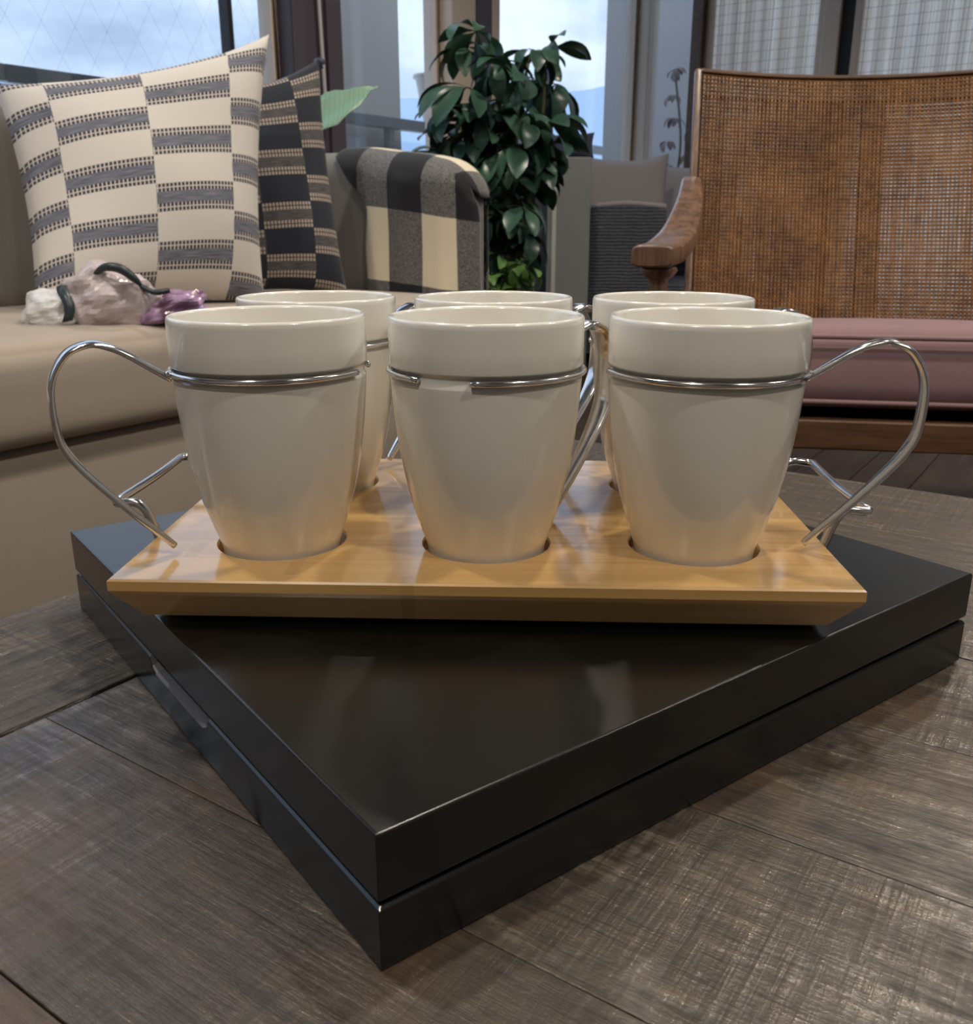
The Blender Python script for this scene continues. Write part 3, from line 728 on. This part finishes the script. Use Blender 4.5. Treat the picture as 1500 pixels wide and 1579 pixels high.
# ================================================================== CANE CHAIR
CY = -radians(9.5); CO = Vector((.845, 2.069, 0))
ch = thing('cane_armchair', 'walnut armchair with curved cane back and mauve seat cushion', 'chair', CO, CY)
HW_ = .385
def back_pt(u, z, off=0.0):       # u -1..1 ; concave back, leaning
    y = .36*(z-.40) + .05*(1-u*u) - .02 + off
    return Vector((u*HW_, y, z))
def ztop(u): return .958 - .016*(1-u*u)
def solid_strip(name, u0, u1, z0f, z1f, o0, o1, mat, n=16, bev=.003):
    m = MB(); rings = []
    for i in range(n+1):
        u = u0 + (u1-u0)*i/n; z0 = z0f(u); z1 = z1f(u)
        rings.append([back_pt(u, z0, o0), back_pt(u, z0, o1), back_pt(u, z1, o1), back_pt(u, z1, o0)])
    m.loft(rings, True); return m.build(name, M[mat], parent=ch, bevel=bev)
solid_strip('crest_rail', -1, 1, lambda u: ztop(u)-.052, lambda u: ztop(u), .004, .030, 'chair_rail')
solid_strip('crest_cap', -1.01, 1.01, lambda u: ztop(u)-.002, lambda u: ztop(u)+.007, -.006, .040, 'chair_rail')
solid_strip('lower_rail', -1, 1, lambda u: .30, lambda u: .37, .004, .030, 'chair_rail')
for u0, u1, nm in ((-1, -.86, 'stile'), (.86, 1, 'stile'), (-.055, .055, 'stile')):
    solid_strip(nm, u0, u1, lambda u: .371, lambda u: ztop(u)-.053, .004, .030, 'chair_rail', 3)
for sgn in (-1, 1):
    m = MB(); rings = []
    for i in range(9):
        z = .02 + (.965-.02)*i/8; zz = max(z, .38)
        p_ = back_pt(sgn, zz); y = p_.y if z > .38 else p_.y + (.38-z)*.25
        rings.append([(sgn*(HW_+.002), y-.010, z), (sgn*(HW_+.018), y-.010, z), (sgn*(HW_+.018), y+.042, z), (sgn*(HW_+.002), y+.042, z)])
    m.loft(rings, True).build('rear_post', M['chair_wood'], parent=ch, bevel=.004)
def cane(name, off, sgn):
    m = MB(); pitch = .0086; w_ = .0020
    nx = int(2*HW_/pitch)
    for i in range(nx+1):
        u = -1 + 2*(i+.5)/(nx+1); nz_ = 12; jit = random.uniform(-.0005, .0005)/HW_; ww = w_*random.uniform(.75, 1.25)
        r = []
        for q in range(nz_+1):
            z = .37 + (ztop(u)-.372)*q/nz_; p_ = back_pt(u+jit, z, off)
            r.append([p_+Vector((-ww,0,0)), p_+Vector((ww,0,0)), p_+Vector((ww,-.0008,0)), p_+Vector((-ww,-.0008,0))])
        m.loft(r, False)
    nzz = int(.585/pitch)
    for i in range(nzz+1):
        f = (i+.5)/(nzz+1); r = []; ww = w_*random.uniform(.7, 1.25)*.85
        for q in range(25):
            u = -1 + 2*q/24; z = .37 + (ztop(u)-.372)*f; p_ = back_pt(u, z, off-.0009)
            r.append([p_+Vector((0,0,-ww)), p_+Vector((0,0,ww)), p_+Vector((0,-.0008,ww)), p_+Vector((0,-.0008,-ww))])
        m.loft(r, False)
    o = m.build(name, M['cane'], parent=ch); tag(o, kind='stuff')
cane('cane_panel', .002, 1); cane('cane_panel', .034, 1)
# seat
sc_ = rbox(.84, .50, .135, .045, (10,8,2), crown=.02); sc_.build('seat_cushion', M['mauve'], parent=ch, smooth=True, loc=(.0, -.262, .297)).rotation_euler.x = -radians(4.8)
for zz in (.331, .4435):
    pp = []
    hx, hy, rr = .42-.006, .25-.006, .04
    for (cx, cy, a0_) in ((hx-rr, hy-rr, 0), (-hx+rr, hy-rr, 90), (-hx+rr, -hy+rr, 180), (hx-rr, -hy+rr, 270)):
        for q in range(7): t = radians(a0_+q*15); pp.append((cx+rr*cos(t)*1.07, -.262+cy+rr*sin(t)*1.07, zz - .021 - .084*(cy+rr*sin(t))))
    MB().tube(pp, .0045, 8, closed=True).build('piping', M['mauve'], parent=ch, smooth=True)
MB().box(-.43, .43, -.515, -.485, .246, .299).build('seat_rail', M['chair_rail'], parent=ch, bevel=.004)
MB().box(-.40, .40, -.020, .010, .246, .299).build('seat_rail', M['chair_rail'], parent=ch, bevel=.004)
for s_ in (-1, 1): MB().box(min(s_*.40, s_*.43), max(s_*.40, s_*.43), -.485, .02, .246, .299).build('seat_rail', M['chair_rail'], parent=ch, bevel=.004)
MB().box(-.40, .40, -.485, -.02, .250, .262).build('seat_deck', M['frame_black'], parent=ch)
# arms: swept section, right one mirrored; turned posts
armp = [(-.483,-.540,.575),(-.476,-.50,.576),(-.462,-.45,.579),(-.447,-.39,.589),(-.432,-.32,.606),(-.419,-.23,.636),(-.409,-.13,.668),(-.404,-.02,.700),(-.402,.05,.712)]
armw = [(.036,.0185),(.038,.0190),(.0385,.0190),(.037,.0190),(.035,.0190),(.031,.0185),(.027,.018),(.023,.017),(.020,.016)]
for sgn in (-1, 1):
    C_ = catmull([Vector(p) for p in armp], 5); W_ = catmull([Vector((a_, b__, 0)) for a_, b__ in armw], 5); rings = []
    for i, p_ in enumerate(C_):
        t = (C_[min(i+1, len(C_)-1)] - C_[max(i-1, 0)]).normalized(); sd = t.cross(Vector((0,0,1))).normalized(); up = sd.cross(t).normalized()
        ring = []
        for q in range(20):
            an = 2*pi*q/20; cx = math.copysign(abs(cos(an))**.45, cos(an)); cy = math.copysign(abs(sin(an))**.45, sin(an))
            v = p_ + sd*cx*W_[i].x + up*cy*W_[i].y; ring.append((v.x*(-sgn), v.y, v.z))
        rings.append(ring)
    MB().loft(rings, True).build('arm', M['chair_wood'], parent=ch, smooth=False, bevel=.004)
    x_ = sgn*.470
    MB().lathe([(.0005,.553),(.030,.556),(.033,.550),(.026,.541),(.017,.534),(.0165,.525),(.020,.505),(.0215,.47),(.0205,.42),(.017,.37),(.021,.355),(.024,.30),(.020,.20),(.014,.02),(.0005,0)], 28).build('arm_post', M['chair_wood'], parent=ch, smooth=True, loc=(x_, -.495, 0))

# ================================================================== UMBRELLA PLANT
PX = Vector((.045, 3.30, 0))
pl = thing('umbrella_plant', 'tall dark green umbrella plant in a pot behind the sofa arm', 'plant', PX)
MB().lathe([(.0005,0),(.12,0),(.155,.27),(.165,.275),(.165,.30),(.148,.30),(.142,.28),(.0005,.275)], 40).build('pot', M['pot'], parent=pl, smooth=True)
MB().lathe([(.0005,.279),(.14,.282)], 24).build('soil', M['soil'], parent=pl)
def leaf_mesh(nl, Lf, seed, mat):
    rnd = random.Random(seed); m = MB()
    for k_ in range(nl):
        az = 2*pi*k_/nl + rnd.uniform(-.2, .2); droop = rnd.uniform(.7, 1.5); Ln = Lf*rnd.uniform(.8, 1.12); W_ = Ln*rnd.uniform(.16, .195)
        dirh = Vector((cos(az), sin(az), 0)); side = Vector((-sin(az), cos(az), 0)); rings = []
        p_ = dirh*.0; el = rnd.uniform(-.25, .25); st = Ln/9
        wd = [.03, .04, .22, .55, .84, 1.0, 1.0, .86, .52, .05]
        for i in range(10):
            w_ = W_*wd[i]*.98 + .0012; u_ = Vector((0,0,1))*cos(el) - dirh*sin(el)
            rings.append([p_ - side*w_ + u_*w_*.25, p_.copy(), p_ + side*w_ + u_*w_*.25])
            p_ = p_ + (dirh*cos(el) + Vector((0,0,1))*sin(el))*st; el -= droop*.16
        m.loft(rings, False, closed=False)
    me_o = m.build('leaf', mat, smooth=True); me = me_o.data; bpy.data.objects.remove(me_o); return me
var = [leaf_mesh(8, .15, 1, M['leaf']), leaf_mesh(7, .15, 2, M['leaf']), leaf_mesh(8, .14, 3, M['leaf']), leaf_mesh(7, .14, 4, M['leaf'])]
young = [leaf_mesh(7, .085, 5, M['leaf_young']), leaf_mesh(6, .075, 6, M['leaf_young'])]
spots = [(-0.03,3.227,1.204),(-0.079,3.312,1.168),(0.032,3.264,1.122),(0.154,3.329,1.161),(0.213,3.335,1.172),(0.093,3.178,1.063),(-0.056,3.164,1.033),(0.193,3.394,1.072),(-0.125,3.233,0.985),(0.022,3.226,0.974),(0.237,3.439,1.078),(0.14,3.292,0.971),(-0.11,3.394,0.921),(-0.021,3.293,0.892),(0.201,3.339,0.946),(0.085,3.202,0.865),(-0.15,3.338,0.855),(-0.067,3.403,0.817),(0.215,3.306,0.879),(0.138,3.368,0.815),(0.027,3.348,0.783),(-0.084,3.178,0.791),(0.157,3.372,0.773),(0.089,3.326,0.719),(-0.01,3.244,0.687),(0.118,3.169,0.675),(0.046,3.402,0.613),(-0.011,3.292,0.561),(0.104,3.361,0.592),(-.06,3.25,.93),(.07,3.32,1.02),(-.12,3.30,.74),(.03,3.20,.84),(.12,3.25,.92),(-.05,3.22,.62),(.06,3.24,.64)]
yspots = [(0.044,3.211,0.521),(0.11,3.184,0.501),(0.011,3.217,0.457),(0.141,3.173,0.482),(0.088,3.198,0.447),(0.044,3.141,0.409)]
stems = [[(-.03,0,.27),(-.05,-.01,.6),(-.06,.0,.9),(-.085,-.02,1.13)], [(.02,.02,.27),(.03,.0,.62),(.05,.0,.92),(.09,-.02,1.12)], [(.04,-.03,.27),(.08,-.02,.6),(.13,.02,.85),(.15,.03,1.1)]]
stemc = []
for s_ in stems:
    c = catmull(s_, 8); stemc.append(c)
    MB().tube(c, [.011 - .006*i/len(c) for i in range(len(c))], 8).build('stem', M['trunk'], parent=pl, smooth=True)
rnd = random.Random(5)
allsp = [(p_, random.Random(i).choice(var), 0) for i, p_ in enumerate(spots)] + [(p_, rnd.choice(young), 1) for p_ in yspots]
pet = MB()
for i, (p_, me, yg) in enumerate(allsp):
    o = bpy.data.objects.new('leaf', me); COL.objects.link(o); o.parent = pl
    l = Vector(p_) - PX; o.location = l
    out = Vector((l.x, l.y, 0)); 
    o.rotation_euler = (rnd.uniform(-.35,.35) + (.35 if l.y < 0 else -.2), rnd.uniform(-.35,.35) + l.x*1.2, rnd.uniform(0, 6.28)); 
    k_ = rnd.uniform(.98, 1.25); o.scale = (k_, k_, k_)
    best = min((q for c in stemc for q in c if q.z < l.z - .03) if l.z > .33 else [stemc[0][0]], key=lambda q: (q-l).length + abs(q.z-(l.z-.08))*.3)
    mid = (best + l)/2 + Vector((0,0,.015)); pet.tube(catmull([best, mid, l], 4), .0022, 5)
tag(pet.build('petioles', M['trunk'], parent=pl, smooth=True), kind='stuff')

tpl = thing('reflection_stand_in', 'brown stand-in plant added outside the narrow pane for a leaf reflection beside the cane chair back', 'plant', AB(5.62, 2.43, -.02), ROT)  # added plant, stands in for leaves reflected in the side pane
MB().lathe([(.0005,0),(.10,0),(.13,.26),(.13,.28),(.11,.28),(.0005,.265)], 28).build('pot', M['pot'], parent=tpl, smooth=True)
bl_me = leaf_mesh(7, .13, 9, M['leaf_brown'])
MB().tube(catmull([(0,0,.27),(.01,.02,.7),(0,-.02,1.1),(0,.04,1.5)], 6), .008, 8).build('stem', M['trunk'], parent=tpl, smooth=True)
MB().tube(catmull([(0,.01,.6),(.01,-.06,.9),(0,-.09,1.15)], 6), .007, 8).build('stem', M['trunk'], parent=tpl, smooth=True)
for (y_, z_) in ((.04,1.52),(.06,1.38),(.03,1.25),(.07,1.12),(.04,.98),(.06,.85),(-.09,1.17),(-.10,1.04),(-.08,.92)):
    o = bpy.data.objects.new('leaf', bl_me); COL.objects.link(o); o.parent = tpl; o.location = (rnd.uniform(-.03,.03), y_, z_)
    o.rotation_euler = (rnd.uniform(-.4,.4), rnd.uniform(-.6,.2), rnd.uniform(0,6.28)); o.scale = (.72,)*3

# broad-leaf plant behind the sofa
bl0 = AB(2.06, 2.365, 0)
bp = thing('broad_leaf_plant', 'potted plant with one broad pale green leaf showing beside the navy pillow', 'plant', bl0)
MB().lathe([(.0005,0),(.085,0),(.11,.24),(.11,.26),(.098,.26),(.0005,.25)], 32).build('pot', M['pot'], parent=bp, smooth=True)
def broad_leaf(base, tip, width, upv):
    base, tip = Vector(base), Vector(tip); ax = tip-base; Ln = ax.length; ax.normalize(); side = ax.cross(Vector(upv)).normalized(); nn_ = side.cross(ax)
    m = MB(); rings = []; wd = [.02,.5,.82,.97,1.0,.95,.84,.66,.42,.18,.01]
    for i, q in enumerate(wd):
        t = i/10; p_ = base + ax*Ln*t - nn_*.03*(t*t) 
        rings.append([p_ + side*(width*q*f + .0006*f) + nn_*(abs(f)*.22*width*q + .006*sin(t*20+f*3)*abs(f)) for f in (-1,-.66,-.33,0,.33,.66,1)])
    m.loft(rings, False, closed=False); return m
LT = Vector((-.33, 2.98, 1.035)) - bl0; LB = Vector((-.56, 2.93, .875)) - bl0
o = broad_leaf(LB, LT, .062, (-.45, -1, .55)).build('leaf', M['pale_leaf'], parent=bp, smooth=True)
o.modifiers.new('s', 'SOLIDIFY').thickness = .0015
MB().tube(catmull([(0,0,.25), (-.02,.0,.5), LB*.6+Vector((0,0,.25)), LB], 6), .006, 8).build('stem', M['trunk'], parent=bp, smooth=True)
o = broad_leaf((-.02,.02,.40), (.06,.14,.62), .05, (.3,-1,.6)).build('leaf', M['pale_leaf'], parent=bp, smooth=True); o.modifiers.new('s', 'SOLIDIFY').thickness = .0015
MB().tube([(0,0,.25), (-.02,.02,.40)], .005, 8).build('stem', M['trunk'], parent=bp, smooth=True)

# ================================================================== FAR CORNER: cabinet, wicker chair, cushions
cb = thing('slim_cabinet', 'slim grey upright cabinet with a pale edge strip left of the wicker chair', 'cabinet', (.338, 4.05, 0), radians(-4))
MB().box(-.085, .095, 0, .30, .02, .885).build('body', M['cab'], parent=cb, bevel=.005)
MB().box(-.064, -.046, -.006, .0, .02, .885).build('edge_strip', M['cab_edge'], parent=cb, bevel=.002)
MB().box(-.088, .098, -.01, .31, .0, .02).build('plinth', M['rail_dark'], parent=cb)
wk = thing('wicker_armchair', 'dark grey wicker armchair behind the wooden chair arm', 'chair', (.62, 4.30, 0), radians(-8))
rg = []
m = MB(); n = 16
for i in range(n+1):
    x_ = -.172 + .347*i/n; zt = .690 + .012*(1-((x_+.005)/.18)**2)
    rg.append([(x_, 0, .04), (x_, .07, .04), (x_, .07, zt), (x_, 0, zt)])
m.loft(rg, True).build('side_panel', M['wicker'], parent=wk, bevel=.008)
MB().box(-.17, .60, .07, .80, .04, .36).build('seat_base', M['wicker'], parent=wk, bevel=.008)
MB().box(-.17, .60, .80, .87, .04, .66).build('backrest', M['wicker'], parent=wk, bevel=.008)
MB().tube(catmull([(-.168,.035,.694),(0,.035,.708),(.175,.035,.694)], 8), .012, 8).build('top_rim', M['grey_fab'], parent=wk, smooth=True)
def soft(name, label, loc, w_, h_, T, rz, tilt, mat):
    m = MB(); n = 20
    for side in (1, -1):
        vs_ = []
        for i in range(n+1):
            for j in range(n+1):
                U, V = 2*i/n-1, 2*j/n-1
                x_ = U*w_/2*(1-.07*(1-V*V)); z_ = V*h_/2*(1-.13*(1-U*U)) ; y_ = side*T*((1-U**4)*(1-V**4))**.5
                vs_.append((x_, y_ + tilt*(z_+h_/2), z_+h_/2))
        m.add(vs_, [(i*(n+1)+j, (i+1)*(n+1)+j, (i+1)*(n+1)+j+1, i*(n+1)+j+1) for i in range(n) for j in range(n)])
    o = m.build(name, mat, smooth=True, loc=loc, rz=rz); tag(o, label, 'pillow'); return o
soft('outdoor_cushion', 'light grey cushion standing in the wicker armchair, left of the other', (.645, 4.60, .40), .46, .54, .045, radians(6), .12, M['grey_fab'])
soft('outdoor_cushion', 'light grey cushion leaning half behind the cane chair', (1.02, 4.86, .40), .46, .52, .05, radians(-14), .10, M['grey_fab'])
o = soft('lumbar_cushion', 'pale grey and dark blue cushion lying on top of the slim cabinet', (.34, 4.17, .885), .24, .10, .035, radians(-25), .0, M['navy_fab'])
